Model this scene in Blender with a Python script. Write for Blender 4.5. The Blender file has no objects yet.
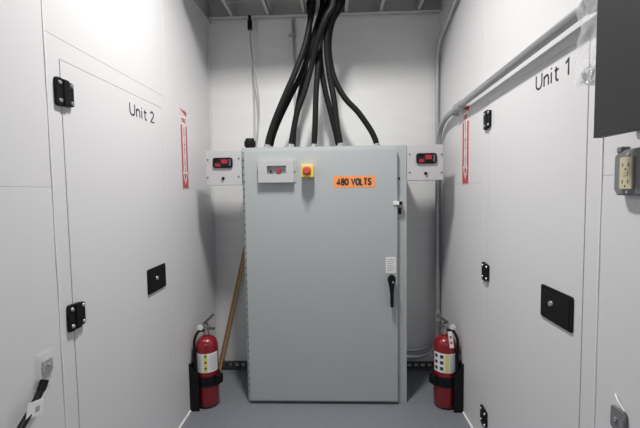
import bpy, bmesh, math, random
from mathutils import Matrix, Vector
random.seed(7)
S = bpy.context.scene
COL = S.collection
PI = math.pi

# ---------------------------------------------------------------- camera
cam_d = bpy.data.cameras.new('camera')
cam = bpy.data.objects.new('camera', cam_d)
COL.objects.link(cam)
cam_d.sensor_fit = 'HORIZONTAL'
cam_d.sensor_width = 36.0
cam_d.lens = 377.54 / 640 * 36
cam_d.clip_start = 0.02
cam.matrix_world = (Matrix.Translation((0, 0, 1.21)) @ Matrix.Rotation(0.0377, 4, 'Z')
                    @ Matrix.Rotation(PI / 2 - 0.061, 4, 'X') @ Matrix.Rotation(-0.0145, 4, 'Z'))
S.camera = cam

# ---------------------------------------------------------------- world, lights, exposure
w = bpy.data.worlds.new('world'); S.world = w
w.use_nodes = True
w.node_tree.nodes['Background'].inputs[0].default_value = (0.9, 0.95, 1, 1)
w.node_tree.nodes['Background'].inputs[1].default_value = 0.05

def area(name, loc, sx, sy, power, color=(1, 1, 1), spread=PI):
    d = bpy.data.lights.new(name, 'AREA')
    d.shape = 'RECTANGLE'; d.size = sx; d.size_y = sy; d.energy = power; d.color = color; d.spread = spread
    o = bpy.data.objects.new(name, d); o.location = loc
    COL.objects.link(o)
    return o
area('ceiling_lamp_light', (-0.13, 1.38, 2.74), 0.12, 0.30, 29.5, (1.0, 0.985, 0.955), 2.42)
area('rear_fill_light', (-0.1, -1.95, 2.55), 0.5, 0.2, 11, (0.84, 0.88, 1.0))  # added fill from behind the camera, lifts the dim back of the room
S.view_settings.view_transform = 'Standard'
S.view_settings.look = 'None'
S.view_settings.exposure = 0.0
S.view_settings.gamma = 1.0
S.view_settings.use_curve_mapping = False

# ---------------------------------------------------------------- materials
def mat(name, col, rough=0.5, metal=0.0, emit=None, alpha=1.0, noise=0.0, nscale=30.0, bump=0.0, coat=0.0, stretch=None, transmission=0.0):
    m = bpy.data.materials.new(name); m.use_nodes = True
    nt = m.node_tree; b = nt.nodes['Principled BSDF']
    b.inputs['Base Color'].default_value = (*col, 1)
    b.inputs['Roughness'].default_value = rough
    b.inputs['Metallic'].default_value = metal
    if max(col) < 0.02: b.inputs['Specular IOR Level'].default_value = 0.22
    b.inputs['Alpha'].default_value = alpha
    b.inputs['Coat Weight'].default_value = coat
    b.inputs['Transmission Weight'].default_value = transmission
    if emit:
        b.inputs['Emission Color'].default_value = (*emit[0], 1)
        b.inputs['Emission Strength'].default_value = emit[1]
    if noise or bump:
        tc = nt.nodes.new('ShaderNodeTexCoord'); mp = nt.nodes.new('ShaderNodeMapping')
        nz = nt.nodes.new('ShaderNodeTexNoise')
        nz.inputs['Scale'].default_value = nscale; nz.inputs['Detail'].default_value = 5
        if stretch: mp.inputs['Scale'].default_value = stretch
        nt.links.new(tc.outputs['Object'], mp.inputs['Vector'])
        nt.links.new(mp.outputs['Vector'], nz.inputs['Vector'])
        if noise:
            mx = nt.nodes.new('ShaderNodeMix'); mx.data_type = 'RGBA'
            mx.inputs[6].default_value = (*[max(0, c * (1 - noise)) for c in col], 1)
            mx.inputs[7].default_value = (*[min(1, c * (1 + noise)) for c in col], 1)
            nt.links.new(nz.outputs['Fac'], mx.inputs[0])
            nt.links.new(mx.outputs[2], b.inputs['Base Color'])
        if bump:
            bp = nt.nodes.new('ShaderNodeBump'); bp.inputs['Strength'].default_value = bump
            bp.inputs['Distance'].default_value = 0.004
            nt.links.new(nz.outputs['Fac'], bp.inputs['Height'])
            nt.links.new(bp.outputs['Normal'], b.inputs['Normal'])
    return m

M = dict(
    wall=mat('white_panel_paint', (0.685, 0.68, 0.69), 0.38, noise=0.012, nscale=3, bump=0.02),
    backwall=mat('white_brushed_paint', (0.76, 0.76, 0.75), 0.5, noise=0.06, nscale=5, bump=0.15, stretch=(1, 1, 3.5)),
    groove=mat('groove_shadow_grey', (0.42, 0.42, 0.43), 0.8),
    caulk=mat('white_caulk', (0.8, 0.8, 0.79), 0.5, noise=0.1, nscale=60),
    floor=mat('grey_floor_paint', (0.175, 0.187, 0.21), 0.48, noise=0.10, nscale=45, bump=0.08),
    ceiling=mat('black_ceiling', (0.010, 0.010, 0.011), 0.9, noise=0.2, nscale=8),
    cab=mat('grey_enclosure_paint', (0.415, 0.44, 0.445), 0.42, noise=0.015, nscale=120, bump=0.02),
    cabdark=mat('grey_enclosure_dark', (0.07, 0.07, 0.075), 0.6, noise=0.05),  # dark grey of the hinge pin and the panel screws
    panelgrey=mat('panel_grey', (0.47, 0.48, 0.48), 0.45, noise=0.01, nscale=80),
    plate=mat('light_grey_plate', (0.52, 0.515, 0.525), 0.45, noise=0.01, nscale=80),
    black=mat('black_plastic', (0.006, 0.006, 0.007), 0.5, noise=0.1, nscale=60),
    rubber=mat('black_cable_rubber', (0.009, 0.0085, 0.0095), 0.6, noise=0.15, nscale=40, bump=0.05),
    steel=mat('galvanised_steel', (0.50, 0.51, 0.52), 0.42, 0.75, noise=0.08, nscale=35),
    tray=mat('galvanised_tray', (0.60, 0.60, 0.585), 0.6, 0.3, noise=0.08, nscale=25),
    chrome=mat('bright_screw', (0.75, 0.75, 0.76), 0.25, 0.9, noise=0.05),
    red=mat('extinguisher_red', (0.23, 0.005, 0.012), 0.28, noise=0.03, nscale=8, coat=0.4),
    signred=mat('sign_red', (0.46, 0.055, 0.065), 0.4, noise=0.05, nscale=40),
    signpink=mat('sign_glow_border', (0.76, 0.58, 0.58), 0.4, noise=0.03, nscale=40),  # pink of the border stands in for red glow beside the sign
    white=mat('white_print', (0.78, 0.78, 0.78), 0.4, noise=0.02, nscale=50),
    ink=mat('dark_ink', (0.035, 0.035, 0.04), 0.6, noise=0.05, nscale=50),
    inkgrey=mat('grey_ink', (0.35, 0.35, 0.36), 0.6, noise=0.05, nscale=50),
    orange=mat('orange_label', (0.92, 0.31, 0.09), 0.45, noise=0.03, nscale=60),
    yellow=mat('yellow_plastic', (0.78, 0.56, 0.10), 0.4, noise=0.03, nscale=60),
    yellowprint=mat('yellow_print', (0.70, 0.66, 0.16), 0.5, noise=0.03, nscale=60),
    redknob=mat('red_knob', (0.55, 0.085, 0.05), 0.35, noise=0.05, nscale=60),
    redbutton=mat('red_button', (0.42, 0.03, 0.07), 0.3, noise=0.05, nscale=60),
    led=mat('red_digits', (0.3, 0.01, 0.02), 0.5, emit=((1.0, 0.03, 0.08), 0.55)),
    lens=mat('dark_red_window', (0.05, 0.004, 0.008), 0.15),
    keys=mat('bluish_key_strip', (0.10, 0.10, 0.16), 0.4),
    boxgrey=mat('dark_grey_panel', (0.030, 0.029, 0.032), 0.5, noise=0.06, nscale=12),
    outletgrey=mat('grey_cast_box', (0.20, 0.20, 0.215), 0.5, noise=0.05, nscale=60),
    ivory=mat('ivory_receptacle', (0.58, 0.54, 0.36), 0.35, noise=0.03, nscale=60),
    wood=mat('tan_wood', (0.42, 0.27, 0.12), 0.6, noise=0.2, nscale=30, stretch=(1, 1, 0.15)),
    wooddark=mat('dark_wood_mark', (0.10, 0.06, 0.03), 0.7, noise=0.2),
    plastic=mat('clear_plastic_film', (0.86, 0.87, 0.88), 0.12, alpha=0.34, noise=0.03, nscale=20),
    tape=mat('clear_tape', (0.80, 0.80, 0.81), 0.15, alpha=0.13, noise=0.03, nscale=20),
    pad=mat('grey_pad', (0.17, 0.17, 0.18), 0.5, noise=0.08, nscale=60),
    brass=mat('dull_valve_metal', (0.38, 0.37, 0.36), 0.35, 0.85, noise=0.08, nscale=60),
    levermetal=mat('lever_metal', (0.16, 0.15, 0.145), 0.4, 0.7, noise=0.1, nscale=60),
    greycable=mat('grey_cable_jacket', (0.40, 0.40, 0.40), 0.5, noise=0.04, nscale=60),
    dark=mat('dark_steel', (0.05, 0.05, 0.055), 0.6, noise=0.1),
)

# ---------------------------------------------------------------- helpers
def nb(): return bmesh.new()

def link(name, bm, m, parent=None, smooth=None, bevel=0.0, seg=2):
    """one mesh object; bm is given in world coordinates, children are moved into their parent's frame"""
    if bevel:
        es = [e for e in bm.edges if len(e.link_faces) == 2 and e.calc_face_angle(0) > 0.6]
        bmesh.ops.bevel(bm, geom=es, offset=bevel, segments=seg, affect='EDGES', profile=0.5)
    bmesh.ops.recalc_face_normals(bm, faces=bm.faces[:])
    if parent is not None:
        off = Vector(parent.location)
        p = parent.parent
        while p is not None:
            off += Vector(p.location); p = p.parent
        bmesh.ops.translate(bm, verts=bm.verts[:], vec=-off)
    me = bpy.data.meshes.new(name); bm.to_mesh(me); bm.free()
    me.materials.append(M[m] if isinstance(m, str) else m)
    if smooth is not None:
        for p in me.polygons: p.use_smooth = True
        me.set_sharp_from_angle(angle=smooth)
    o = bpy.data.objects.new(name, me); COL.objects.link(o)
    if parent is not None: o.parent = parent
    return o

def thing(name, label, cat, loc, group=None):
    o = bpy.data.objects.new(name, None); COL.objects.link(o)
    o.location = loc; o.empty_display_size = 0.05
    o['label'] = label; o['category'] = cat
    if group: o['group'] = group
    return o
def tag(o, label, cat, group=None):
    o['label'] = label; o['category'] = cat
    if group: o['group'] = group
    return o
def structure(o):
    o['kind'] = 'structure'; return o

def box(bm, a, b):
    x0, y0, z0 = a; x1, y1, z1 = b
    v = [bm.verts.new(p) for p in ((x0, y0, z0), (x1, y0, z0), (x1, y1, z0), (x0, y1, z0), (x0, y0, z1), (x1, y0, z1), (x1, y1, z1), (x0, y1, z1))]
    for f in ((3, 2, 1, 0), (4, 5, 6, 7), (0, 1, 5, 4), (1, 2, 6, 5), (2, 3, 7, 6), (3, 0, 4, 7)):
        bm.faces.new([v[i] for i in f])
    return v

class Frame:
    """a surface frame: u to the reader's right, v up, n out of the surface"""
    def __init__(s, o, u, n):
        s.o = Vector(o); s.u = Vector(u); s.v = Vector((0, 0, 1)); s.n = Vector(n)
    def p(s, u, v, n=0): return s.o + s.u * u + s.v * v + s.n * n
    def mat(s):
        m = Matrix.Identity(4)
        for i, a in enumerate((s.u, s.v, s.n)):
            for k in range(3): m[k][i] = a[k]
        for k in range(3): m[k][3] = s.o[k]
        return m
    def at(s, u, v, n=0): return Frame(s.p(u, v, n), s.u, s.n)

def fbox(bm, F, u0, u1, v0, v1, n0, n1):
    tmp = bmesh.new(); box(tmp, (u0, v0, n0), (u1, v1, n1))
    merge(bm, tmp, F.mat())
def merge(bm, tmp, m=None):
    if m is not None: bmesh.ops.transform(tmp, matrix=m, verts=tmp.verts[:])
    me = bpy.data.meshes.new('tmp'); tmp.to_mesh(me); tmp.free()
    bm.from_mesh(me); bpy.data.meshes.remove(me)
def fprism(bm, F, pts, n0, n1):
    tmp = bmesh.new()
    a = [tmp.verts.new((x, y, n0)) for x, y in pts]; b = [tmp.verts.new((x, y, n1)) for x, y in pts]
    k = len(pts)
    tmp.faces.new(a[::-1]); tmp.faces.new(b)
    for i in range(k): tmp.faces.new((a[i], a[(i + 1) % k], b[(i + 1) % k], b[i]))
    merge(bm, tmp, F.mat())
def fcyl(bm, F, u, v, r, n0, n1, seg=20, r2=None):
    r2 = r if r2 is None else r2
    tmp = bmesh.new()
    bmesh.ops.create_cone(tmp, cap_ends=True, segments=seg, radius1=r, radius2=r2, depth=n1 - n0,
                          matrix=Matrix.Translation((u, v, (n0 + n1) / 2)))
    merge(bm, tmp, F.mat())
def rrect(u0, u1, v0, v1, r, k=5):
    out = []
    for cx, cy, a0 in ((u1 - r, v1 - r, 0), (u0 + r, v1 - r, PI / 2), (u0 + r, v0 + r, PI), (u1 - r, v0 + r, 1.5 * PI)):
        for i in range(k + 1):
            a = a0 + PI / 2 * i / k
            out.append((cx + r * math.cos(a), cy + r * math.sin(a)))
    return out
def lathe(bm, c, prof, seg=40):
    rings = []
    for r, z in prof:
        if r < 1e-6: rings.append([bm.verts.new((c[0], c[1], c[2] + z))])
        else: rings.append([bm.verts.new((c[0] + r * math.cos(2 * PI * i / seg), c[1] + r * math.sin(2 * PI * i / seg), c[2] + z)) for i in range(seg)])
    for A, B in zip(rings, rings[1:]):
        for i in range(seg):
            j = (i + 1) % seg
            if len(A) == 1 and len(B) > 1: bm.faces.new((A[0], B[i], B[j]))
            elif len(B) == 1 and len(A) > 1: bm.faces.new((A[i], A[j], B[0]))
            elif len(A) > 1: bm.faces.new((A[i], A[j], B[j], B[i]))
def smooth_path(pts, n=8):
    P = [Vector(p) for p in pts]; Q = [2 * P[0] - P[1]] + P + [2 * P[-1] - P[-2]]
    out = []
    for i in range(1, len(Q) - 2):
        a, b, c, d = Q[i - 1:i + 3]
        for k in range(n):
            t = k / n
            out.append(0.5 * ((2 * b) + (c - a) * t + (2 * a - 5 * b + 4 * c - d) * t * t + (3 * b - a - 3 * c + d) * t ** 3))
    out.append(P[-1]); return out
def tube(bm, pts, r, seg=14, n=8, smooth=True):
    path = smooth_path(pts, n) if smooth and len(pts) > 2 else [Vector(p) for p in pts]
    rs = r if callable(r) else (lambda t: r)
    up = Vector((0.3, 0.2, 1)).normalized(); rings = []
    for i, p in enumerate(path):
        t = (path[min(i + 1, len(path) - 1)] - path[max(i - 1, 0)]).normalized()
        if i == 0:
            x = t.orthogonal().normalized()
        else:
            x = (x - t * x.dot(t)).normalized()
        y = t.cross(x); rr = rs(i / (len(path) - 1))
        rings.append([bm.verts.new(p + (x * math.cos(2 * PI * k / seg) + y * math.sin(2 * PI * k / seg)) * rr) for k in range(seg)])
    for A, B in zip(rings, rings[1:]):
        for k in range(seg): bm.faces.new((A[k], A[(k + 1) % seg], B[(k + 1) % seg], B[k]))
    bm.faces.new(rings[0][::-1]); bm.faces.new(rings[-1])
def arc_patch(bm, c, r, a0, a1, z0, z1, t=0.0008, seg=16):
    """a thin curved sheet on a cylinder"""
    g = []
    for i in range(seg + 1):
        a = a0 + (a1 - a0) * i / seg
        g.append([bm.verts.new((c[0] + q * math.cos(a), c[1] + q * math.sin(a), c[2] + z)) for q, z in ((r, z0), (r + t, z0), (r + t, z1), (r, z1))])
    for A, B in zip(g, g[1:]):
        for k in range(4): bm.faces.new((A[k], A[(k + 1) % 4], B[(k + 1) % 4], B[k]))
    bm.faces.new(g[0]); bm.faces.new(g[-1][::-1])
def text(bm, F, s, size, u, v, n=0.0006, align='CENTER', sx=1.0, spacing=1.0, line=1.0, thick=0.0004, bold=0.0):
    c = bpy.data.curves.new('t', 'FONT'); c.body = s; c.size = size; c.extrude = thick
    c.align_x = align; c.align_y = 'CENTER'; c.space_character = spacing; c.space_line = line; c.offset = bold
    c.resolution_u = 3
    o = bpy.data.objects.new('t', c); COL.objects.link(o)
    bpy.context.view_layer.update()
    me = bpy.data.meshes.new_from_object(o.evaluated_get(bpy.context.evaluated_depsgraph_get()))
    tmp = bmesh.new(); tmp.from_mesh(me)
    bpy.data.objects.remove(o); bpy.data.curves.remove(c); bpy.data.meshes.remove(me)
    bmesh.ops.transform(tmp, matrix=Matrix.Translation((u, v, n)) @ Matrix.Diagonal((sx, 1, 1, 1)), verts=tmp.verts[:])
    merge(bm, tmp, F.mat())

GLYPH = {   # centre-line strokes on a cell one unit high
 'U': (0.66, [[(0, 1), (0, .36), (.05, .17), (.16, .05), (.31, 0), (.46, .05), (.57, .17), (.62, .36), (.62, 1)]]),
 'n': (0.52, [[(0, 0), (0, .70)], [(0, .48), (.08, .62), (.22, .70), (.36, .66), (.43, .54), (.44, .42), (.44, 0)]]),
 'i': (0.12, [[(0, 0), (0, .70)], [(0, .90), (0, 1.0)]]),
 't': (0.36, [[(.13, .90), (.13, .17), (.18, .05), (.27, .01), (.36, .03)], [(0, .69), (.36, .69)]]),
 '1': (0.36, [[(0, .80), (.14, .87), (.26, .98), (.26, 0)]]),
 '2': (0.56, [[(0, .80), (.07, .93), (.21, 1), (.36, .97), (.47, .87), (.48, .70), (.40, .53), (.20, .28), (0, .03), (.54, .03)]]),
 '4': (0.60, [[(.60, .25), (0, .25), (.42, 1), (.42, 0)]]),
 '8': (0.56, [[(.27, .53), (.08, .62), (.04, .78), (.12, .95), (.27, 1), (.42, .95), (.50, .78), (.46, .62), (.27, .53), (.05, .42), (0, .24), (.09, .05), (.27, 0), (.45, .05), (.54, .24), (.49, .42), (.27, .53)]]),
 '0': (0.56, [[(.27, 1), (.10, .92), (.02, .72), (0, .5), (.02, .28), (.10, .08), (.27, 0), (.44, .08), (.52, .28), (.54, .5), (.52, .72), (.44, .92), (.27, 1)]]),
 'V': (0.64, [[(0, 1), (.31, 0), (.62, 1)]]),
 'O': (0.62, [[(.30, 1), (.11, .92), (.02, .72), (0, .5), (.02, .28), (.11, .08), (.30, 0), (.49, .08), (.58, .28), (.60, .5), (.58, .72), (.49, .92), (.30, 1)]]),
 'L': (0.48, [[(0, 1), (0, 0), (.46, 0)]]),
 'T': (0.56, [[(0, 1), (.54, 1)], [(.27, 1), (.27, 0)]]),
 'S': (0.56, [[(.52, .80), (.44, .94), (.27, 1), (.10, .94), (.03, .78), (.10, .61), (.27, .52), (.45, .42), (.53, .24), (.44, .06), (.27, 0), (.09, .06), (0, .22)]]),
 ' ': (0.22, []),
}
def ribbon(bm, F, pts, w_, n0, n1):
    P = [Vector(p) for p in pts]; k = len(P); Lf, Rt = [], []
    for i in range(k):
        a = (P[i] - P[i - 1]).normalized() if i > 0 else None
        b = (P[i + 1] - P[i]).normalized() if i < k - 1 else None
        t = (a + b).normalized() if a is not None and b is not None and (a + b).length > .2 else (b if b is not None else a)
        nn = Vector((-t.y, t.x)); c_ = nn.dot(Vector((-(a or b).y, (a or b).x))) if (a is not None and b is not None) else 1
        h = w_ / 2 / max(.6, c_)
        e = Vector((0, 0))
        Lf.append(P[i] + nn * h); Rt.append(P[i] - nn * h)
    m_ = F.mat()
    def V(q, n): return bm.verts.new(m_ @ Vector((q.x, q.y, n)))
    Q = [(V(l, n0), V(r, n0), V(r, n1), V(l, n1)) for l, r in zip(Lf, Rt)]
    for A, B in zip(Q, Q[1:]):
        for j in range(4): bm.faces.new((A[j], A[(j + 1) % 4], B[(j + 1) % 4], B[j]))
    bm.faces.new(Q[0]); bm.faces.new(Q[-1][::-1])
def strokes(bm, F, word, u0, u1, v0, v1, w_, gap, n0, n1):
    tot = sum(GLYPH[c][0] for c in word) + gap * (len(word) - 1); sx_ = (u1 - u0) / tot; h = v1 - v0; x = 0
    for i, c in enumerate(word):
        for st_ in GLYPH[c][1]: ribbon(bm, F, [(u0 + (x + a) * sx_, v0 + b * h) for a, b in st_], w_, n0, n1 + 0.00005 * i)
        x += GLYPH[c][0] + gap

# room dimensions
XL, XR, YB, YN, ZC = -0.811, 0.6865, 2.50, -2.2, 2.92
FL = Frame((XL, 0, 0), (0, 1, 0), (1, 0, 0))      # u = y
FR = Frame((XR, 0, 0), (0, -1, 0), (-1, 0, 0))    # u = -y
FB = Frame((0, YB, 0), (1, 0, 0), (0, -1, 0))     # u = x

# ---------------------------------------------------------------- the room
bm = nb(); box(bm, (XL - 0.1, YN - 0.1, -0.08), (XR + 0.1, YB + 0.1, 0)); structure(link('floor', bm, 'floor'))
bm = nb(); box(bm, (XL - 0.1, YN - 0.1, ZC), (XR + 0.1, YB + 0.1, ZC + 0.08)); structure(link('ceiling', bm, 'ceiling'))
bm = nb(); box(bm, (XL - 0.1, YN - 0.1, 0), (XR + 0.1, YN, ZC)); structure(link('wall_front', bm, 'wall'))
bm = nb(); box(bm, (XL - 0.1, YB, 0), (XR + 0.1, YB + 0.1, ZC)); structure(link('wall_back', bm, 'backwall'))

G = 0.0005   # half the gap between two panels
def side_wall(name, F, sgn, near, d0, d1, far, zs, zt, zu):
    """panelled side wall: backing with panels in front, leaving the doorway free"""
    def U(a, b): return (a, b) if sgn > 0 else (-b, -a)
    bm = nb()
    u = U(YN - 0.1, YB + 0.1); fbox(bm, F, u[0], u[1], 0, ZC, -0.1, -0.0012)
    def pan(y0, y1, z0, z1):
        u = U(y0, y1); t = nb(); fbox(t, F, u[0], u[1], z0, z1, -0.0016, 0)
        es = [e for e in t.edges if e.calc_face_angle(0) > 0.6]
        bmesh.ops.bevel(t, geom=es, offset=0.0008, segments=1, affect='EDGES'); merge(bm, t)
    for y0, y1 in ((YN, near - G), (far + G, YB)):
        pan(y0, y1, 0, zs - G); pan(y0, y1, zs + G, ZC)
    pan(near + G, far - G, zu + G, ZC)
    # raised fixed frame around the door
    g = 0.0024
    t = nb()
    fprism(t, F, [(y * sgn, z) for y, z in ((near + G, 0), (d0 - g, 0), (d0 - g, zt + g), (d1 + g, zt + g), (d1 + g, 0), (far - G, 0), (far - G, zu - G), (near + G, zu - G))], -0.0016, 0)
    bmesh.ops.recalc_face_normals(t, faces=t.faces[:]); merge(bm, t)
    pan(d0 - g + 0.0005, d1 + g - 0.0005, 0, 0.045)
    return structure(link(name, bm, 'wall'))
side_wall('wall_left', FL, 1, 1.061, 1.119, 1.785, 1.833, 1.231, 1.611, 1.673)
side_wall('wall_right', FR, -1, 0.997, 1.058, 1.705, 1.775, 1.238, 1.613, 1.676)

# thin joint strips where the panels meet in the back corners and at the floor
bm = nb(); box(bm, (XL, YB - 0.012, 0), (XL + 0.012, YB, ZC)); structure(link('trim_1', bm, 'wall', bevel=0.003))
bm = nb(); box(bm, (XR - 0.012, YB - 0.012, 0), (XR, YB, ZC)); structure(link('trim_2', bm, 'wall', bevel=0.003))
bm = nb(); tube(bm, [(XL + 0.001, YN, 0.002), (XL + 0.001, YB, 0.002)], 0.006, 8); structure(link('trim_3', bm, 'caulk', smooth=0.8))
bm = nb(); tube(bm, [(XR - 0.001, YN, 0.002), (XR - 0.001, YB, 0.002)], 0.006, 8); structure(link('trim_4', bm, 'caulk', smooth=0.8))
# irregular caulk bead down the near panel joints
def bead(name, F, u, z0, z1):
    bm = nb(); n = 40
    pts = [F.p(u + random.uniform(-.0007, .0007), z0 + (z1 - z0) * i / n, 0.0002) for i in range(n + 1)]
    tube(bm, pts, lambda t: 0.0030 + 0.0008 * math.sin(t * 60), 8, 1)
    structure(link(name, bm, 'caulk', smooth=0.8))
bead('trim_5', FL, 1.061, 0.01, 2.9)
bead('trim_6', FR, -0.997, 0.01, 2.9)
bm = nb(); box(bm, (0.088, YB - 0.0015, 0.06), (0.094, YB, 2.9)); structure(link('trim_7', bm, 'backwall', bevel=0.0006, seg=1))
# punched steel foot channel along the foot of the back wall
bm = nb()
box(bm, (XL + 0.012, YB - 0.022, 0.012), (XR - 0.012, YB, 0.020)); box(bm, (XL + 0.012, YB - 0.022, 0.050), (XR - 0.012, YB, 0.056))
x = XL + 0.012
while x < XR - 0.03:
    box(bm, (x, YB - 0.019, 0.020), (x + 0.016, YB - 0.002, 0.050)); x += 0.045
structure(link('baseboard_back', bm, 'dark', bevel=0.001, seg=1))

# ---------------------------------------------------------------- doors
def hinge(parent, F, u, v):
    """surface hinge centred on the joint: two leaves, knuckle, four screws"""
    bm = nb()
    fprism(bm, F, rrect(u - 0.036, u - 0.006, v - 0.036, v + 0.047, 0.008), 0, 0.010)
    h = link('hinge', bm, 'black', parent, bevel=0.0015)
    bm = nb(); fbox(bm, F, u - 0.010, u + 0.014, v - 0.034, v + 0.046, 0, 0.015)
    link('hinge_knuckle', bm, 'black', h, bevel=0.004)
    bm = nb(); fprism(bm, F, rrect(u + 0.012, u + 0.034, v - 0.030, v + 0.042, 0.007), 0, 0.012)
    link('hinge_leaf', bm, 'black', h, bevel=0.0015)
    for du, n in ((-0.023, 0.010), (0.025, 0.012)):
        for dv in (-0.020, 0.032):
            bm = nb(); fcyl(bm, F, u + du, v + dv, 0.0062, n, n + 0.004, 14, 0.0045)
            link('hinge_screw', bm, 'steel', h, smooth=0.6)
def door(name, F, u0, u1, z0, z1, hinge_u, latch, knob_uv, word, tu, tv, tsize):
    bm = nb(); fbox(bm, F, u0, u1, z0, z1, -0.0014, 0.0012)
    d = structure(link(name, bm, 'wall', bevel=0.002))
    for v in (1.508, 0.828, 0.150): hinge(d, F, hinge_u, v)
    a, b, c, e = latch
    bm = nb(); fprism(bm, F, rrect(a, b, c, e, 0.008), 0.0015, 0.0065)
    l = link('latch_plate', bm, 'black', d, bevel=0.0012)
    bm = nb(); fprism(bm, F, rrect(a + 0.012, b - 0.012, c + 0.012, e - 0.012, 0.005), 0.0065, 0.0080)
    link('latch_paddle', bm, 'black', l, bevel=0.0006)
    bm = nb(); fcyl(bm, F, knob_uv[0], knob_uv[1], 0.0095, 0.0075, 0.0135, 20, 0.008); fbox(bm, F, knob_uv[0] - 0.0015, knob_uv[0] + 0.0015, knob_uv[1] - 0.006, knob_uv[1] + 0.006, 0.0135, 0.0145)
    k = link('lock_cylinder', bm, 'chrome', l, smooth=0.6)
    k['label'] = 'bright chrome lock cylinder in the black latch plate'
    bm = nb(); strokes(bm, F, word, tu[0], tu[1], tv[0], tv[1], 0.0066, 0.20, 0.0012, 0.0019)
    t = link('lettering', bm, 'ink', d)
    return d
door('door_1', FL, 1.119, 1.785, 0.045, 1.611, 1.125, (1.578, 1.749, 0.770, 0.880), (1.655, 0.829), 'Unit 2', (1.500, 1.704), (1.527, 1.573), 0)
door('door_2', FR, -1.705, -1.058, 0.045, 1.613, -1.715, (-1.258, -1.092, 0.788, 0.894), (-1.195, 0.845), 'Unit 1', (-1.322, -1.140), (1.537, 1.584), 0)

# ---------------------------------------------------------------- electrical cabinet
CX0, CX1, CY0, CY1, CZ1 = -0.510, 0.400, 2.100, 2.430, 1.455
cab = thing('electrical_cabinet', 'large grey electrical cabinet with an orange voltage label, standing against the back wall', 'cabinet', (-0.055, 2.265, 0))
bm = nb(); box(bm, (CX0, CY0, 0.0), (CX1, CY1, CZ1)); link('body', bm, 'cab', cab, bevel=0.004)
DX0, DX1, DY = -0.492, 0.344, 2.072
FC = Frame((0, DY, 0), (1, 0, 0), (0, -1, 0))
FK = Frame((0, CY0, 0), (1, 0, 0), (0, -1, 0))
bm = nb(); box(bm, (DX0, DY, 0.022), (DX1, CY0, 1.432)); dr = link('door', bm, 'cab', cab, bevel=0.004)
# piano hinge
bm = nb(); z = 0.03
while z < 1.42:
    tube(bm, [(-0.4985, CY0 - 0.010, z), (-0.4985, CY0 - 0.010, min(z + 0.030, 1.43))], 0.0058, 10); z += 0.040
pz = link('piano_hinge', bm, 'cab', cab, smooth=0.8)
bm = nb(); box(bm, (-0.502, CY0 - 0.010, 0.03), (-0.495, CY0, 1.43)); link('hinge_pin', bm, 'cabdark', pz)
# control panel window
bm = nb()
u0, u1, v0, v1 = -0.411, -0.216, 1.259, 1.378
wu0, wu1, wv0, wv1 = -0.362, -0.258, 1.304, 1.350
for a in ((u0, wu0, v0, v1), (wu1, u1, v0, v1), (wu0, wu1, v0, wv0), (wu0, wu1, wv1, v1)): fbox(bm, FC, a[0], a[1], a[2], a[3], 0.0, 0.026)
bmesh.ops.remove_doubles(bm, verts=bm.verts[:], dist=1e-5)
cp = link('control_panel', bm, 'panelgrey', cab)
bm = nb(); fbox(bm, FC, u0 - 0.009, u1 + 0.009, v0 + 0.002, v1 + 0.002, 0.0, 0.004); link('panel_flange', bm, 'panelgrey', cp, bevel=0.001)
bm = nb(); fbox(bm, FC, wu0, wu1, wv0, wv1, 0.003, 0.006); link('recess_plate', bm, 'panelgrey', cp)
bm = nb(); fcyl(bm, FC, -0.342, 1.315, 0.010, 0.006, 0.016, 18); link('switch_collar', bm, 'chrome', cp, smooth=0.6)
bm = nb(); fbox(bm, FC, -0.347, -0.337, 1.312, 1.326, 0.012, 0.028); link('selector_switch', bm, 'black', cp, bevel=0.003)
bm = nb(); fcyl(bm, FC, -0.299, 1.322, 0.0135, 0.006, 0.026, 22, 0.012); link('push_button', bm, 'redbutton', cp, smooth=0.6)['label'] = 'round red push button'
bm = nb(); fbox(bm, FC, -0.311, -0.288, 1.305, 1.311, 0.006, 0.010); link('button_plate', bm, 'inkgrey', cp)
for u in (u0 - 0.004, u1 + 0.004):
    bm = nb(); fcyl(bm, FC, u, 1.318, 0.0035, 0.003, 0.006, 10); link('screw', bm, 'cabdark', cp)
# emergency stop / disconnect switch
bm = nb(); fprism(bm, FC, rrect(-0.174, -0.107, 1.283, 1.350, 0.006), 0, 0.052)
es = link('emergency_switch', bm, 'yellow', cab, bevel=0.003); es['label'] = 'square yellow switch base'
bm = nb()
fprism(bm, FC, [(-0.1435 + 0.0245 * math.cos(2 * PI * (i + .5) / 8), 1.319 + 0.0245 * math.sin(2 * PI * (i + .5) / 8)) for i in range(8)], 0.052, 0.060)
fprism(bm, FC, [(-0.1435 + 0.019 * math.cos(2 * PI * (i + .5) / 8), 1.319 + 0.019 * math.sin(2 * PI * (i + .5) / 8)) for i in range(8)], 0.060, 0.074)
link('switch_knob', bm, 'redknob', es, bevel=0.002)['label'] = 'red eight-sided knob'
# 480 VOLTS label
bm = nb(); fbox(bm, FC, -0.001, 0.223, 1.226, 1.289, 0, 0.0008)
wl = link('warning_label', bm, 'orange', cab); wl['label'] = 'orange label reading 480 VOLTS'
bm = nb(); strokes(bm, FC, '480 VOLTS', 0.018, 0.202, 1.241, 1.274, 0.0092, 0.24, 0.0006, 0.0012); link('lettering', bm, 'ink', wl)
# instruction label
bm = nb(); fbox(bm, FC, 0.281, 0.335, 0.752, 0.842, 0, 0.0008)
il = link('instruction_label', bm, 'white', cab); il['label'] = 'small white printed label above the handle'
bm = nb()
for i in range(6): fbox(bm, FC, 0.288, 0.328 - 0.006 * (i % 3 == 2), 0.826 - i * 0.012, 0.830 - i * 0.012, 0.0006, 0.0011)
link('print_lines', bm, 'inkgrey', il)
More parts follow.
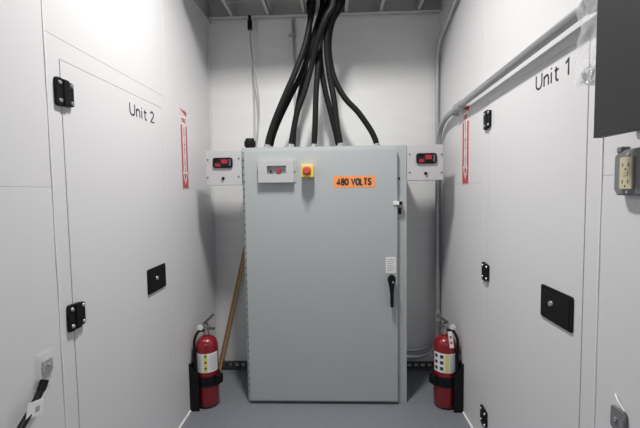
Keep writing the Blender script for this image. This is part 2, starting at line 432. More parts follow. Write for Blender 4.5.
# lever handle
pts = []
for i in range(13): a = PI * (-0.08) + (PI * 1.16) * i / 12; pts.append((0.309 + 0.0215 * math.cos(a), 0.722 + 0.027 * math.sin(a)))
pts += [(0.297, 0.680), (0.301, 0.640), (0.3015, 0.575), (0.306, 0.566), (0.316, 0.566), (0.3195, 0.575), (0.319, 0.640), (0.322, 0.680)]
bm = nb(); fcyl(bm, FC, 0.309, 0.722, 0.017, 0, 0.016, 20); fprism(bm, FC, pts, 0.014, 0.034)
hd = link('door_handle', bm, 'black', cab, bevel=0.004)
bm = nb(); fbox(bm, FC, 0.310, 0.320, 0.704, 0.714, 0.030, 0.037); link('handle_bolt', bm, 'chrome', hd, bevel=0.001)
# hasp tab, lock, hole on the right edge strip
bm = nb(); fbox(bm, FC, 0.322, 0.372, 1.128, 1.149, 0.0, 0.006); fbox(bm, FK, 0.352, 0.372, 1.128, 1.149, 0, 0.034)
link('latch_tab', bm, 'white', cab, bevel=0.0015)['label'] = 'white latch tab at the edge of the door'
bm = nb(); fbox(bm, FK, 0.3555, 0.3685, 1.076, 1.112, 0, 0.016); link('edge_lock', bm, 'black', cab, bevel=0.003)
bm = nb(); fcyl(bm, FK, 0.3595, 1.272, 0.0058, 0, 0.003, 14); link('edge_plug', bm, 'black', cab)
bm = nb(); fcyl(bm, FK, 0.358, 1.052, 0.003, 0, 0.003, 12); link('edge_plug', bm, 'black', cab)

# ---------------------------------------------------------------- temperature controllers beside the cabinet top
SEG = {'a': (0, 1, 1, 1), 'b': (1, .5, 1, 1), 'c': (1, 0, 1, .5), 'd': (0, 0, 1, 0), 'e': (0, 0, 0, .5), 'f': (0, .5, 0, 1), 'g': (0, .5, 1, .5)}
def digit(bm, F, u, v, w_, h, n, segs='abcdefg'):
    t = h * 0.055
    for s in segs:
        x0, y0, x1, y1 = SEG[s]
        fbox(bm, F, u + min(x0, x1) * w_ - (t if x0 == x1 else -t), u + max(x0, x1) * w_ + (t if x0 == x1 else -t),
             v + min(y0, y1) * h - (t if y0 == y1 else -t), v + max(y0, y1) * h + (t if y0 == y1 else -t), n, n + 0.0006)
def controller(label, u0, u1, v0, v1, du, dv, screws, knob, body_x):
    t = thing('temperature_controller', label, 'controller', ((u0 + u1) / 2, CY0, v0))
    F = Frame((0, 2.100, 0), (1, 0, 0), (0, -1, 0))
    bm = nb(); fbox(bm, F, u0, u1, v0, v1, 0, 0.004)
    link('mounting_plate', bm, 'plate', t, bevel=0.001)
    bm = nb(); fbox(bm, F, u0 + 0.002, u1 - 0.002, v0 + 0.002, v1 - 0.002, -0.175, 0.0); link('housing', bm, 'plate', t, bevel=0.002)
    bm = nb(); fprism(bm, F, rrect(du - 0.0555, du + 0.0555, dv - 0.0285, dv + 0.0285, 0.013), 0.004, 0.013)
    dm = link('display', bm, 'black', t, bevel=0.003)
    bm = nb(); fbox(bm, F, du - 0.012, du + 0.032, dv - 0.008, dv + 0.021, 0.013, 0.0135); fbox(bm, F, du - 0.044, du - 0.008, dv - 0.023, dv + 0.004, 0.013, 0.0135)
    link('display_window', bm, 'lens', dm)
    bm = nb(); fbox(bm, F, du + 0.036, du + 0.046, dv - 0.018, dv + 0.019, 0.013, 0.0138); link('key_strip', bm, 'keys', dm)
    bm = nb()
    for k in range(3): digit(bm, F, du - 0.005 + k * 0.0115, dv - 0.003, 0.007, 0.019, 0.0135)
    for k in range(3): digit(bm, F, du - 0.040 + k * 0.0095, dv - 0.019, 0.006, 0.013, 0.0135)
    link('digits', bm, 'led', dm)['label'] = 'glowing red digits'
    for a, b in screws:
        bm = nb(); fcyl(bm, F, a, b, 0.0042, 0.004, 0.0065, 14); link('screw', bm, 'cabdark', t)
    bm = nb(); fcyl(bm, F, knob[0], knob[1], 0.0085, 0.004, 0.012, 20, 0.0075); link('button', bm, 'black', t, smooth=0.6)
controller('grey controller plate with red digits left of the cabinet, nearest the Unit 2 door', -0.714, -0.511, 1.250, 1.443, -0.616, 1.374,
           [(-0.701, 1.392), (-0.526, 1.397), (-0.704, 1.294), (-0.529, 1.297)], (-0.617, 1.288), -1)
controller('grey controller plate with red digits right of the cabinet, nearest the Unit 1 door', 0.402, 0.5975, 1.261, 1.453, 0.506, 1.379,
           [(0.416, 1.402), (0.589, 1.399), (0.416, 1.304), (0.589, 1.301)], (0.503, 1.298), 1)

# ---------------------------------------------------------------- cable tray under the ceiling
tr = thing('cable_tray', 'galvanised ladder cable tray running across the room above the cabinet', 'cable tray', (-0.06, 2.24, 2.32))
TX0, TX1 = XL + 0.03, XR - 0.004
for y0, y1, s in ((2.470, 2.474, -1), (1.990, 1.994, 1)):
    bm = nb(); box(bm, (TX0, y0, 2.322), (TX1, y1, 2.425))
    a, b = (y0 - 0.024, y0) if s < 0 else (y1, y1 + 0.024)
    box(bm, (TX0, a, 2.322), (TX1, b, 2.325)); box(bm, (TX0, a, 2.422), (TX1, b, 2.425))
    link('side_rail', bm, 'tray', tr)
for x in (-0.635, -0.404, -0.178, 0.092, 0.306, 0.540):
    bm = nb(); box(bm, (x - 0.012, 1.994, 2.330), (x + 0.012, 2.470, 2.3325)); box(bm, (x - 0.012, 1.994, 2.330), (x - 0.0095, 2.470, 2.350)); box(bm, (x + 0.0095, 1.994, 2.330), (x + 0.012, 2.470, 2.350))
    link('rung', bm, 'tray', tr)
bm = nb(); box(bm, (TX0, 1.985, 2.4255), (TX1, 2.385, 2.4285)); link('tray_light_blocker', bm, 'ceiling', tr)  # black sheet added over the tray to keep lamp light off the back wall
bm = nb(); box(bm, (XL, 1.75, 2.300), (XL + 0.026, 2.5, 2.304)); box(bm, (XL, 1.75, 2.304), (XL + 0.004, 2.5, 2.345)); box(bm, (XL + 0.022, 1.75, 2.304), (XL + 0.026, 2.5, 2.318))
link('wall_bracket', bm, 'tray', tr)

# ---------------------------------------------------------------- power cables from cabinet top up through the tray
CAB = [
 ('thick black power cable farthest to the left on the cabinet top, at the front', [(-0.385, 2.2, 1.455), (-0.373, 2.2, 1.521), (-0.341, 2.2, 1.612), (-0.281, 2.2, 1.747), (-0.203, 2.201, 1.914), (-0.155, 2.211, 2.045), (-0.125, 2.222, 2.176), (-0.107, 2.224, 2.266), (-0.101, 2.224, 2.362), (-0.079, 2.224, 2.392), (-0.032, 2.224, 2.403), (0.053, 2.224, 2.404), (0.66, 2.224, 2.404)]),
 ('thick black power cable rising just behind the leftmost one on the cabinet top', [(-0.38, 2.27, 1.455), (-0.36, 2.27, 1.542), (-0.322, 2.27, 1.636), (-0.254, 2.27, 1.769), (-0.186, 2.27, 1.895), (-0.131, 2.28, 2.041), (-0.088, 2.296, 2.19), (-0.057, 2.3, 2.289), (-0.051, 2.3, 2.362), (-0.029, 2.3, 2.392), (0.018, 2.3, 2.403), (0.103, 2.3, 2.404), (0.66, 2.3, 2.404)]),
 ('thick black power cable second from left on the cabinet top, front one of a pair', [(-0.246, 2.2, 1.455), (-0.232, 2.2, 1.547), (-0.207, 2.2, 1.66), (-0.165, 2.2, 1.772), (-0.122, 2.197, 1.911), (-0.084, 2.154, 2.038), (-0.032, 2.114, 2.148), (0.007, 2.11, 2.219), (0.013, 2.11, 2.362), (0.035, 2.11, 2.392), (0.082, 2.11, 2.403), (0.167, 2.11, 2.404), (0.66, 2.11, 2.404)]),
 ('thick black power cable second from left on the cabinet top, back one of a pair', [(-0.249, 2.34, 1.455), (-0.241, 2.34, 1.586), (-0.213, 2.34, 1.737), (-0.18, 2.34, 1.886), (-0.154, 2.348, 2.037), (-0.141, 2.364, 2.161), (-0.133, 2.374, 2.266), (-0.138, 2.376, 2.339), (-0.132, 2.376, 2.369), (-0.11, 2.376, 2.392), (-0.063, 2.376, 2.403), (0.022, 2.376, 2.404), (0.66, 2.376, 2.404)]),
 ('thick black power cable standing almost straight at the middle of the cabinet top', [(-0.113, 2.22, 1.455), (-0.105, 2.22, 1.593), (-0.097, 2.22, 1.764), (-0.083, 2.223, 1.935), (-0.07, 2.241, 2.071), (-0.04, 2.259, 2.201), (-0.01, 2.262, 2.286), (-0.004, 2.262, 2.362), (0.018, 2.262, 2.392), (0.065, 2.262, 2.403), (0.15, 2.262, 2.404), (0.66, 2.262, 2.404)]),
 ('thick black power cable above the 480 VOLTS label, front one of a pair', [(0.044, 2.2, 1.455), (0.022, 2.2, 1.587), (0.007, 2.2, 1.729), (-0.015, 2.2, 1.858), (-0.03, 2.185, 1.993), (-0.028, 2.162, 2.093), (0.001, 2.149, 2.184), (0.035, 2.148, 2.241), (0.041, 2.148, 2.362), (0.063, 2.148, 2.392), (0.11, 2.148, 2.403), (0.195, 2.148, 2.404), (0.66, 2.148, 2.404)]),
 ('thick black power cable above the 480 VOLTS label, back one of a pair crossing leftward', [(0.034, 2.3, 1.455), (0.011, 2.3, 1.575), (-0.035, 2.3, 1.765), (-0.063, 2.3, 1.907), (-0.073, 2.311, 2.039), (-0.066, 2.328, 2.162), (-0.041, 2.338, 2.271), (-0.022, 2.338, 2.328), (-0.016, 2.338, 2.362), (0.006, 2.338, 2.392), (0.053, 2.338, 2.403), (0.138, 2.338, 2.404), (0.66, 2.338, 2.404)]),
 ('thick black power cable farthest to the right, curving down alone beyond the orange label', [(0.256, 2.245, 1.455), (0.244, 2.245, 1.509), (0.215, 2.245, 1.568), (0.146, 2.245, 1.667), (0.071, 2.245, 1.749), (0.014, 2.245, 1.854), (-0.014, 2.237, 1.966), (-0.018, 2.212, 2.069), (0.006, 2.19, 2.169), (0.058, 2.186, 2.253), (0.064, 2.186, 2.362), (0.086, 2.186, 2.392), (0.133, 2.186, 2.403), (0.218, 2.186, 2.404), (0.66, 2.186, 2.404)]),
]
for lab, pts in CAB:
    p0 = Vector(pts[0])
    c = thing('power_cable', lab, 'cable', p0, 'black power cables rising from the cabinet')
    bm = nb(); tube(bm, [p0 + Vector((0, 0, 0.012))] + pts[1:], 0.0168, 14, 8); link('cable_jacket', bm, 'rubber', c, smooth=1.0)
    bm = nb(); d = (Vector(pts[1]) - p0).normalized()
    tube(bm, [p0, p0 + Vector((0, 0, 0.016))], 0.022, 6, 1, False); tube(bm, [p0 + Vector((0, 0, .016)), p0 + Vector((0, 0, .016)) + d * 0.012], 0.0185, 16, 1, False)
    link('cable_gland', bm, 'chrome', c, smooth=0.5)

# black ribbed gland at the left end of the cabinet top, thin grey cable up to the tray
g = thing('cable_gland', 'black ribbed round gland sitting on the left end of the cabinet top', 'cable gland', (-0.478, 2.17, CZ1))
bm = nb(); lathe(bm, (-0.478, 2.17, CZ1), [(0.0, 0.0), (0.022, 0.0), (0.0245, 0.006), (0.028, 0.012), (0.030, 0.020), (0.030, 0.040), (0.026, 0.052), (0.024, 0.060), (0, 0.062)], 20)
link('gland_body', bm, 'black', g, smooth=0.5)
bm = nb()
for i in range(10):
    a = 2 * PI * i / 10; q = Vector((-0.478 + 0.0295 * math.cos(a), 2.17 + 0.0295 * math.sin(a), CZ1))
    tube(bm, [q + Vector((0, 0, 0.016)), q + Vector((0, 0, 0.044))], 0.0035, 8)
link('grip_ribs', bm, 'black', g, smooth=0.6)
c = thing('thin_cable', 'thin grey cable hanging from the tray to the cabinet top beside the round gland', 'cable', (-0.505, 2.40, CZ1))
bm = nb(); tube(bm, [(-0.492, 2.40, CZ1), (-0.484, 2.41, 1.56), (-0.472, 2.43, 1.70), (-0.476, 2.44, 1.83), (-0.500, 2.44, 2.00), (-0.515, 2.44, 2.12), (-0.519, 2.44, 2.25)], 0.0050, 10); link('cable_jacket', bm, 'greycable', c, smooth=1.0)
bm = nb(); tube(bm, [(-0.494, 2.415, CZ1), (-0.496, 2.42, 1.60), (-0.502, 2.45, 1.80), (-0.509, 2.455, 2.0), (-0.519, 2.445, 2.22)], 0.0030, 8); link('second_strand', bm, 'greycable', c, smooth=1.0)
bm = nb(); tube(bm, [(-0.519, 2.44, 2.235), (-0.519, 2.44, 2.29)], 0.0155, 14); tube(bm, [(-0.519, 2.44, 2.285), (-0.519, 2.44, 2.3215)], 0.010, 12); link('strain_relief', bm, 'black', c, smooth=0.6)
c = thing('wall_rod', 'thin grey conduit fixed upright to the back wall behind the black cables', 'conduit', (-0.245, YB - 0.012, 1.40))
bm = nb(); tube(bm, [(-0.233, YB - 0.012, 0.9), (-0.252, YB - 0.012, 2.32)], 0.0095, 12); link('pipe', bm, 'steel', c, smooth=1.0)
bm = nb(); box(bm, (-0.284, YB - 0.006, 2.206), (-0.236, YB, 2.222)); box(bm, (-0.266, YB - 0.024, 2.206), (-0.236, YB - 0.005, 2.222)); link('pipe_strap', bm, 'steel', c, bevel=0.001)

# ---------------------------------------------------------------- conduits in the right back corner
def conduit(name_label, pts, couplings, r):
    t = thing('conduit', name_label, 'conduit', pts[0])
    bm = nb(); tube(bm, pts, r, 16, 8); link('pipe', bm, 'steel', t, smooth=1.0)
    for a, b in couplings:
        bm = nb(); a, b = Vector(a), Vector(b); d = (b - a).normalized()
        tube(bm, [a, b], r * 1.28, 18, 1, False); tube(bm, [a + d * 0.004, a + d * 0.014], r * 1.5, 8, 1, False)
        link('coupling', bm, 'steel', t, smooth=0.5)
    return t
ca = conduit('steel conduit rising up the back right corner and turning forward high under the tray',
    [(0.25, 2.474, 0.144), (0.45, 2.474, 0.144), (0.545, 2.474, 0.146), (0.610, 2.474, 0.172), (0.650, 2.474, 0.230), (0.663, 2.474, 0.300), (0.664, 2.474, 0.45), (0.664, 2.474, 1.2), (0.664, 2.470, 1.80), (0.664, 2.465, 2.02), (0.664, 2.44, 2.09), (0.664, 2.38, 2.135), (0.664, 2.10, 2.225), (0.664, 1.80, 2.31), (0.664, 1.6, 2.37)],
    [((0.664, 2.474, 0.37), (0.664, 2.474, 0.44))], 0.0105)
cb = conduit('thicker steel conduit bending forward along the right wall above the Unit 1 door',
    [(0.25, 2.470, 0.100), (0.45, 2.470, 0.100), (0.54, 2.468, 0.102), (0.605, 2.456, 0.130), (0.645, 2.440, 0.190), (0.655, 2.430, 0.27), (0.657, 2.425, 0.45), (0.657, 2.420, 1.0), (0.657, 2.420, 1.40), (0.657, 2.412, 1.50), (0.657, 2.36, 1.585), (0.657, 2.26, 1.625), (0.657, 2.10, 1.636), (0.655, 1.90, 1.643), (0.655, 1.50, 1.656), (0.655, 1.10, 1.670), (0.655, 0.93, 1.675)],
    [((0.657, 2.06, 1.637), (0.656, 1.975, 1.640)), ((0.657, 2.425, 0.36), (0.657, 2.425, 0.43)), ((0.655, 1.02, 1.672), (0.655, 0.95, 1.6745))], 0.0165)
bm = nb(); box(bm, (0.656, 2.120, 1.610), (XR, 2.136, 1.660)); link('pipe_strap', bm, 'steel', cb, bevel=0.003)

# ---------------------------------------------------------------- wooden stick leaning in the left back corner
st = thing('wooden_stick', 'tan wooden stick leaning in the left back corner behind the cabinet', 'stick', (-0.775, 2.46, 0))
a, b = Vector((-0.790, 2.452, 0.004)), Vector((-0.552, 2.474, 1.0)); d = (b - a).normalized()
sx_ = d.cross(Vector((0, 1, 0))).normalized()
R3 = Matrix((( sx_[0], 0, d[0]), (sx_[1], 1, d[1]), (sx_[2], 0, d[2])))
tmp = nb(); box(tmp, (-0.014, -0.008, 0.004), (0.014, 0.008, (b - a).length))
bm = nb(); merge(bm, tmp, Matrix.Translation(a) @ R3.to_4x4()); link('stick_shaft', bm, 'wood', st, bevel=0.002)
tmp = nb(); L_ = (b - a).length; z = 0.02
while z < L_ - 0.04:
    for sg in (1, -1):
        q = 0.006
        v = [tmp.verts.new(p) for p in ((0.004 - q * sg, -0.0090, z), (0.008 - q * sg, -0.0090, z), (0.008 + q * sg * .4, -0.0090, z + 0.012), (0.004 + q * sg * .4, -0.0090, z + 0.012))]
        v2 = [tmp.verts.new(p.co + Vector((0, 0.0015, 0))) for p in v]
        tmp.faces.new(v); tmp.faces.new(v2[::-1])
        for i in range(4): tmp.faces.new((v[i], v2[i], v2[(i + 1) % 4], v[(i + 1) % 4]))
        z += 0.012
bm = nb(); merge(bm, tmp, Matrix.Translation(a) @ R3.to_4x4()); link('zigzag_marks', bm, 'wooddark', st)

# ---------------------------------------------------------------- fire extinguishers and their wall brackets
def extinguisher(label, blabel, cx, cy, wall, s):
    """s=+1: wall on the left of the bottle, -1: wall on the right"""
    R = 0.0615; c = (cx, cy, 0.006)
    br = thing('extinguisher_bracket', blabel, 'bracket', (wall, cy, 0))
    def bx(x0, x1, *r):
        return (min(x0, x1), max(x0, x1)) + r
    bm = nb(); x0, x1 = sorted((wall, wall + s * 0.012)); box(bm, (x0, cy - 0.074, 0.0), (x1, cy + 0.05, 0.262))
    link('back_plate', bm, 'black', br, bevel=0.002)
    F = Frame((wall, cy - 0.072, 0), (1, 0, 0), (0, -1, 0))
    bm = nb(); fprism(bm, F, [(0, 0), (s * 0.052, 0), (s * 0.052, 0.205), (s * 0.026, 0.235), (0, 0.275)], 0, 0.006)
    link('side_flange', bm, 'black', br, bevel=0.001)
    bm = nb(); box(bm, (min(wall, cx), cy - 0.03, 0.0), (max(wall, cx), cy + 0.03, 0.005)); link('foot_shelf', bm, 'black', br)
    bm = nb()
    a0, a1 = (-PI * 0.97, PI * 0.5) if s > 0 else (-PI * 1.5, PI * -0.03)
    arc_patch(bm, (cx, cy, 0), R + 0.0018, a0, a1, 0.130, 0.185, 0.004, 40)
    sp = link('strap', bm, 'black', br, smooth=0.6)
    ba = -0.35 if s > 0 else PI + 0.35
    bd = Vector((math.cos(ba), math.sin(ba), 0)); q = Vector((cx, cy, 0)) + bd * (R + 0.005)
    bm = nb(); tmp = nb(); box(tmp, (0, -0.022, 0.138), (0.024, 0.022, 0.190)); merge(bm, tmp, Matrix.Translation(q) @ Matrix.Rotation(ba, 4, 'Z'))
    link('strap_buckle', bm, 'black', sp, bevel=0.004)
    # bottle
    t = thing('fire_extinguisher', label, 'fire extinguisher', c)
    bm = nb(); lathe(bm, c, [(0, 0.0), (R - 0.011, 0.0), (R - 0.008, 0.003), (R - 0.002, 0.010), (R, 0.018), (R, 0.338), (R - 0.0025, 0.356), (R - 0.010, 0.373), (R - 0.022, 0.385), (R - 0.036, 0.391), (0.019, 0.394), (0.018, 0.404), (0, 0.404)], 48)
    link('bottle', bm, 'red', t, smooth=0.9)
    f = -PI / 2 - s * (-0.15)          # towards the viewer's aisle
    bm = nb(); arc_patch(bm, c, R + 0.0004, f - 1.25, f + 1.25, 0.205, 0.312, 0.0006, 36)
    lb = link('instruction_label', bm, 'white', t, smooth=0.9); lb['label'] = 'white printed label band around the bottle'
    bm = nb(); yc = f + 0.05
    arc_patch(bm, c, R + 0.0010, yc - 0.17, yc + 0.13, 0.207, 0.310, 0.0003, 8); link('yellow_column', bm, 'yellowprint', lb, smooth=0.9)
    bm = nb()
    if s > 0:
        for k in range(3):
            bm = nb(); arc_patch(bm, c, R + 0.0014, yc - 0.10, yc + 0.06, 0.292 - k * 0.034, 0.304 - k * 0.034, 0.0003, 4); link('pictogram', bm, 'ink', lb, smooth=0.9)
        bm = nb()
        for k in range(8): arc_patch(bm, c, R + 0.0014, f - 1.05, f - 0.35, 0.296 - k * 0.011, 0.2985 - k * 0.011, 0.0003, 8)
        link('label_print', bm, 'inkgrey', lb, smooth=0.9); bm = nb()
        for k in range(8): arc_patch(bm, c, R + 0.0014, f + 0.35, f + 1.05, 0.296 - k * 0.011, 0.2985 - k * 0.011, 0.0003, 8)
    else:
        for k in range(3):
            for a in (-0.95, -0.42):
                bm = nb(); arc_patch(bm, c, R + 0.0014, f + a - 0.14, f + a + 0.16, 0.284 - k * 0.033, 0.302 - k * 0.033, 0.0003, 4); link('pictogram', bm, 'ink', lb, smooth=0.9)
        bm = nb()
        for k in range(9): arc_patch(bm, c, R + 0.0014, f + 0.28, f + 1.1, 0.300 - k * 0.0105, 0.302 - k * 0.0105, 0.0003, 8)
    link('label_print', bm, 'inkgrey', lb, smooth=0.9)
    # valve, levers, gauge
    zt = c[2] + 0.404
    bm = nb(); lathe(bm, (cx, cy, zt), [(0, -0.004), (0.0155, -0.004), (0.0155, 0.010), (0.013, 0.014), (0.013, 0.060), (0.0, 0.062)], 20); link('valve', bm, 'brass', t, smooth=0.6)
    def lever(name, p, q, w_, th, m):
        p, q = Vector(p), Vector(q); d = (q - p); L = d.length; d.normalize(); y = Vector((0, 1, 0)); x = y.cross(d)
        m3 = Matrix(((d[0], y[0], x[0]), (d[1], y[1], x[1]), (d[2], y[2], x[2])))
        tmp = nb(); box(tmp, (0, -w_, -th), (L, w_, th)); b2 = nb(); merge(b2, tmp, Matrix.Translation(p) @ m3.to_4x4())
        link(name, b2, m, t, bevel=0.002)
    if s > 0:
        lever('carry_handle', (cx - 0.008, cy, zt + 0.034), (cx + 0.050, cy - 0.004, zt + 0.032), 0.010, 0.006, 'levermetal')
        lever('squeeze_lever', (cx - 0.014, cy, zt + 0.058), (cx + 0.044, cy - 0.004, zt + 0.112), 0.010, 0.0065, 'levermetal')
        gx, hx = cx - 0.026, cx - 0.040
    else:
        lever('carry_handle', (cx + 0.008, cy, zt + 0.042), (cx - 0.042, cy - 0.004, zt + 0.046), 0.010, 0.006, 'levermetal')
        lever('squeeze_lever', (cx + 0.014, cy, zt + 0.062), (cx - 0.042, cy - 0.004, zt + 0.104), 0.010, 0.0065, 'levermetal')
        gx, hx = cx + 0.034, cx + 0.042
    F = Frame((gx, cy - 0.016, zt + 0.046), (1, 0, 0), (0, -1, 0))
    bm = nb(); fcyl(bm, F, 0, 0, 0.0185, -0.004, 0.009, 22); fcyl(bm, F, 0, 0, 0.006, -0.016, -0.003, 10)
    gp = link('gauge', bm, 'chrome', t, smooth=0.6)
    bm = nb(); fcyl(bm, F, 0, 0, 0.0155, 0.009, 0.0096, 22); link('gauge_face', bm, 'white', gp)
    bm = nb(); tube(bm, [(cx - s * 0.008, cy - 0.01, zt + 0.024), (cx - s * 0.036, cy - 0.024, zt + 0.022), (cx - s * 0.054, cy - 0.042, zt - 0.020), (cx - s * 0.053, cy - 0.050, zt - 0.09), (cx - s * 0.053, cy - 0.052, zt - 0.19)], lambda q: 0.0075 + 0.003 * (q > 0.7), 12)
    link('hose', bm, 'black', t, smooth=1.0)
    if s < 0:
        bm = nb(); F = Frame((cx + 0.014, cy - R - 0.006, 0), (1, 0, 0), (0, -1, 0))
        tmp = nb(); box(tmp, (-0.011, 0.0, 0.0), (0.011, 0.001, 0.088))
        merge(bm, tmp, Matrix.Translation((cx + 0.018, cy - R - 0.004, zt - 0.056)) @ Matrix.Rotation(-0.10, 4, 'Y') @ Matrix.Rotation(-0.14, 4, 'X'))
        tg = link('inspection_tag', bm, 'white', t); tg['label'] = 'white tag with red dots hanging from the valve'
        bm = nb()
        for k in range(2):
            tmp = nb(); box(tmp, (-0.006, -0.0008, 0.022 + k * 0.030), (0.006, 0.0, 0.034 + k * 0.030))
            merge(bm, tmp, Matrix.Translation((cx + 0.018, cy - R - 0.004, zt - 0.056)) @ Matrix.Rotation(-0.10, 4, 'Y') @ Matrix.Rotation(-0.14, 4, 'X'))
        link('tag_dots', bm, 'signred', tg)
extinguisher('red fire extinguisher standing below the left wall sign, lever pointing to the right', 'black wall bracket holding the left fire extinguisher', -0.733, 2.072, XL, 1)
extinguisher('red fire extinguisher with a hanging white tag, below the right wall sign', 'black wall bracket holding the right fire extinguisher', 0.608, 2.078, XR, -1)

# ---------------------------------------------------------------- fire extinguisher arrow signs
def sign(label, F, u0, u1, v0, v1):
    uc = (u0 + u1) / 2; h = v1 - v0
    t = thing('fire_extinguisher_sign', label, 'sign', F.p(uc, v0))
    bm = nb(); fbox(bm, F, u0, u1, v0, v1, 0, 0.0015); link('sign_plate', bm, 'signpink', t)
    bm = nb()
    fbox(bm, F, u0 + 0.009, uc - 0.021, v0 + 0.045, v0 + h * 0.79, 0.0015, 0.0019)
    fbox(bm, F, uc + 0.021, u1 - 0.009, v0 + 0.045, v0 + h * 0.79, 0.0015, 0.0019)
    fbox(bm, F, u0 + 0.010, u1 - 0.010, v0 + 0.003, v0 + 0.045, 0.0015, 0.0019)
    link('red_field', bm, 'signred', t)
    bm = nb(); fbox(bm, F, uc - 0.021, uc + 0.021, v0 + 0.070, v0 + h * 0.79, 0.0015, 0.0020); fbox(bm, F, u0 + 0.008, u1 - 0.008, v0 + h * 0.80, v1 - 0.040, 0.0015, 0.0019)
    link('white_column', bm, 'white', t)
    bm = nb(); fprism(bm, F, [(uc, v0 + 0.022), (uc + 0.033, v0 + 0.092), (uc - 0.033, v0 + 0.092)], 0.0019, 0.0023)
    ar = link('down_arrow', bm, 'white', t)
    bm = nb(); fprism(bm, F, [(uc, v0 + 0.040), (uc + 0.017, v0 + 0.080), (uc - 0.017, v0 + 0.080)], 0.0023, 0.0026); link('arrow_core', bm, 'signred', ar)
    bm = nb(); fprism(bm, F, [(u0 + 0.006, v1 - 0.006), (u1 - 0.006, v1 - 0.012), (u1 - 0.010, v1 - 0.036)], 0.0015, 0.0022); link('corner_mark', bm, 'signred', t)
    bm = nb(); text(bm, F, 'FIRE', 0.034, uc, v0 + h * 0.85, 0.0024, bold=0.0006)
    link('lettering', bm, 'signred', t); bm = nb(); text(bm, F, '\n'.join('EXTINGUISHER'), 0.026, uc, v0 + 0.075 + (h * 0.79 - 0.075) / 2, 0.0025, line=0.78, bold=0.0004)
    link('lettering', bm, 'signred', t)
sign('red and white fire extinguisher arrow sign on the left wall beside the Unit 2 door', FL, 1.993, 2.092, 1.233, 1.664)
sign('red and white fire extinguisher arrow sign on the right wall below the conduit', FR, -2.056, -1.950, 1.235, 1.640)

# ---------------------------------------------------------------- right foreground: dark panel box, plastic wrap, outlet, pad
pb = thing('equipment_panel', 'flat dark grey panel box mounted on the right wall in the upper right foreground', 'panel', (XR, 0.6, 1.32))
bm = nb(); box(bm, (0.598, 0.30, 1.322), (0.616, 0.900, 1.95)); link('front_panel', bm, 'boxgrey', pb, bevel=0.002)
bm = nb(); box(bm, (0.616, 0.32, 1.345), (XR, 0.845, 1.93)); link('housing', bm, 'boxgrey', pb, bevel=0.003)
bm = nb(); tube(bm, [(0.622, 0.795, 1.306), (0.622, 0.795, 1.350)], 0.006, 12); tube(bm, [(0.622, 0.795, 1.312), (0.622, 0.795, 1.322)], 0.0085, 6); link('bottom_bolt', bm, 'steel', pb, smooth=0.6)

pw = thing('plastic_wrap', 'crumpled clear plastic wrap hanging from the conduit end beside the dark panel', 'plastic wrap', (0.632, 0.975, 1.46))
def film(x, y0, y1, z0, z1, amp, seed, ny=12, nz=30):
    bm = nb(); random.seed(seed); ph = [random.uniform(0, 6) for _ in range(8)]; g = []
    for i in range(nz + 1):
        z = z0 + (z1 - z0) * i / nz; row = []
        for j in range(ny + 1):
            s_ = j / ny; y = y0 + (y1 - y0) * s_
            e = amp * (math.sin(s_ * 9 + ph[0] + z * 14) + 0.7 * math.sin(z * 70 + ph[1] + s_ * 5) + 0.5 * math.sin(z * 150 + s_ * 17 + ph[2]) + random.uniform(-.35, .35))
            yy = y + 0.006 * math.sin(z * 40 + ph[3]) + 0.003 * math.sin(z * 110 + ph[4])
            row.append(bm.verts.new((x + e, yy, z)))
        g.append(row)
    for A, B in zip(g, g[1:]):
        for j in range(ny): bm.faces.new((A[j], A[j + 1], B[j + 1], B[j]))
    bmesh.ops.solidify(bm, geom=bm.faces[:], thickness=0.0005)
    return bm
link('front_sheet', film(0.622, 0.925, 1.012, 1.462, 1.715, 0.0035, 3), 'plastic', pw, smooth=1.2)
link('back_sheet', film(0.6808, 0.920, 1.005, 1.475, 1.715, 0.0012, 9), 'plastic', pw, smooth=1.2)
bm = nb()
for k in range(3):
    pts = [(0.626 + 0.006 * math.sin(i * 1.3 + k), 0.962 + 0.019 * math.cos(i * 0.75 + k), 1.478 + 0.018 * math.sin(i * 0.75 + k) + 0.003 * k) for i in range(9)]
    tube(bm, pts, lambda t: 0.004 + 0.002 * math.sin(t * 20), 8, 4)
link('twisted_end', bm, 'plastic', pw, smooth=1.0)

FO = FR.at(0.033, 0.0)
ob = thing('outlet_box', 'grey metal outlet box with an ivory receptacle on the right wall', 'outlet', (XR, 0.85, 1.188))
def fpoly_plate(n0, n1, e):
    bm = nb(); fprism(bm, FO, [(-0.958 + e, 1.205), (-0.948, 1.190 + e), (-0.800, 1.188 + e), (-0.800, 1.300 - e), (-0.944, 1.292 - e), (-0.958 + e, 1.280)], n0, n1); return bm
link('box_body', fpoly_plate(0, 0.022, 0.0), 'outletgrey', ob, bevel=0.002)
bm = nb(); fbox(bm, FO, -0.940, -0.876, 1.193, 1.289, 0.022, 0.0245); link('cover_plate', bm, 'outletgrey', ob, bevel=0.001)
bm = nb(); fprism(bm, FO, rrect(-0.930, -0.893, 1.204, 1.276, 0.003), 0.0245, 0.0305)
rc = link('receptacle', bm, 'ivory', ob, bevel=0.0012); rc['label'] = 'ivory double receptacle'
for v in (1.221, 1.259):
    bm = nb()
    for u in (-0.920, -0.904): fbox(bm, FO, u - 0.0012, u + 0.0012, v - 0.004, v + 0.004, 0.0303, 0.0309)
    fcyl(bm, FO, -0.912, v - 0.010, 0.0024, 0.0303, 0.0309, 10)
    link('socket_slots', bm, 'ink', rc)
bm = nb(); fbox(bm, FO, -0.919, -0.905, 1.2415, 1.2455, 0.0303, 0.0318); fbox(bm, FO, -0.919, -0.905, 1.2350, 1.2390, 0.0303, 0.0318); link('test_buttons', bm, 'ivory', rc)
for v in (1.198, 1.283):
    bm = nb(); fcyl(bm, FO, -0.912, v, 0.0034, 0.0245, 0.0265, 12); link('screw', bm, 'chrome', ob)
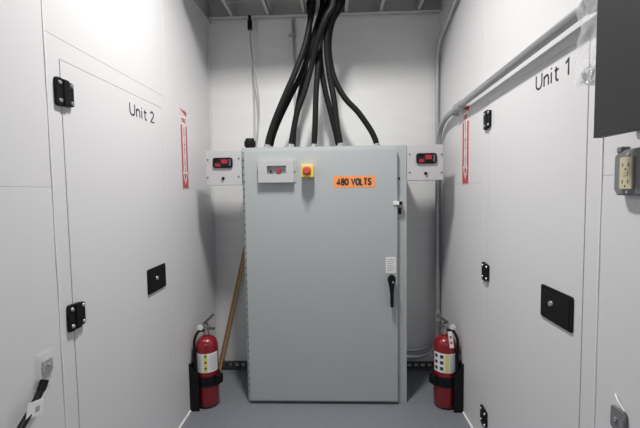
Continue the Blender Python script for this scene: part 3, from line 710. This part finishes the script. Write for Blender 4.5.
bm = nb(); fbox(bm, FO, -0.948, -0.932, 1.288, 1.302, 0.004, 0.026); link('lid_hinge', bm, 'outletgrey', ob, bevel=0.003)

FP = FR.at(0.004, -0.012)
mp_ = thing('mounting_pad', 'small grey pad with a pale strip low on the right wall below the outlet', 'pad', (XR, 0.91, 0.625))
bm = nb(); fprism(bm, FP, rrect(-0.937, -0.888, 0.628, 0.686, 0.010), 0, 0.007); link('pad_plate', bm, 'pad', mp_, bevel=0.002)
bm = nb(); fcyl(bm, FP, -0.918, 0.656, 0.0055, 0.007, 0.010, 14); link('screw', bm, 'steel', mp_, smooth=0.6)
bm = nb(); tube(bm, [(XR - 0.004, 0.922, 0.703), (XR - 0.008, 0.905, 0.692), (XR - 0.006, 0.889, 0.679)], 0.0024, 8); link('pale_strip', bm, 'white', mp_, smooth=1.0)
bm = nb(); tube(bm, [(XR - 0.006, 0.893, 0.655), (XR - 0.012, 0.884, 0.622), (XR - 0.014, 0.872, 0.58)], 0.0055, 10); link('cable_tail', bm, 'pad', mp_, smooth=1.0)

# ---------------------------------------------------------------- left foreground: taped ground cable
gc = thing('ground_cable', 'black cable with a white tag taped low on the left wall under clear plastic', 'cable', (XL, 0.98, 0.68))
bm = nb(); tube(bm, [(XL + 0.016, 0.972, 0.707), (XL + 0.016, 0.961, 0.689), (XL + 0.018, 0.934, 0.666), (XL + 0.022, 0.912, 0.653), (XL + 0.028, 0.869, 0.631), (XL + 0.034, 0.824, 0.602), (XL + 0.04, 0.761, 0.564)], lambda t: 0.0088 + (0.002 if t < 0.2 else 0), 12); link('cable_jacket', bm, 'rubber', gc, smooth=1.0)
FLt = Frame((XL + 0.030, 0.917, 0.658), Vector((0.0, 1, 0)).normalized(), (1, 0, 0))
bm = nb(); tmp = nb(); box(tmp, (-0.027, -0.019, 0), (0.027, 0.019, 0.0016)); merge(bm, tmp, FLt.mat() @ Matrix.Rotation(-0.22, 4, 'Z'))
tg = link('cable_tag', bm, 'white', gc); tg['label'] = 'white tag wrapped on the cable'
bm = nb(); tmp = nb(); box(tmp, (0.000, -0.010, 0.0016), (0.015, 0.004, 0.0020)); merge(bm, tmp, FLt.mat() @ Matrix.Rotation(-0.22, 4, 'Z')); link('tag_print', bm, 'inkgrey', tg)
bm = nb(); fcyl(bm, FL, 1.002, 0.735, 0.005, 0.0, 0.012, 14); fprism(bm, FL, rrect(0.985, 1.018, 0.712, 0.752, 0.006), 0.0, 0.006); link('lug', bm, 'steel', gc, bevel=0.001)
bm = nb(); tube(bm, [FL.p(0.970, 0.735, 0.012), FL.p(0.980, 0.746, 0.016), FL.p(1.004, 0.728, 0.014), FL.p(0.997, 0.708, 0.012), FL.p(0.973, 0.694, 0.010)], 0.0013, 6); link('tie_wire', bm, 'steel', gc, smooth=1.0)
bm = nb(); tube(bm, [FL.p(0.965, 0.690, 0.022), FL.p(0.979, 0.685, 0.02), FL.p(0.996, 0.689, 0.014)], 0.0013, 6); link('tie_wire', bm, 'steel', gc, smooth=1.0)
random.seed(21); bm = nb(); g = []
for i in range(15):
    row = []
    for j in range(11):
        s_, t_ = i / 14, j / 10
        edge = min(s_, 1 - s_, t_, 1 - t_)
        row.append(bm.verts.new(FL.p(0.962 + 0.062 * t_ - 0.012 * (1 - s_) + random.uniform(-.0015, .0015), 0.690 + 0.090 * s_ + random.uniform(-.002, .002), 0.0015 + 0.013 * min(1, edge * 4) + random.uniform(0, .003))))
    g.append(row)
for A, B in zip(g, g[1:]):
    for j in range(10): bm.faces.new((A[j], A[j + 1], B[j + 1], B[j]))
bmesh.ops.solidify(bm, geom=bm.faces[:], thickness=0.0004)
link('clear_cover', bm, 'tape', gc, smooth=1.0)
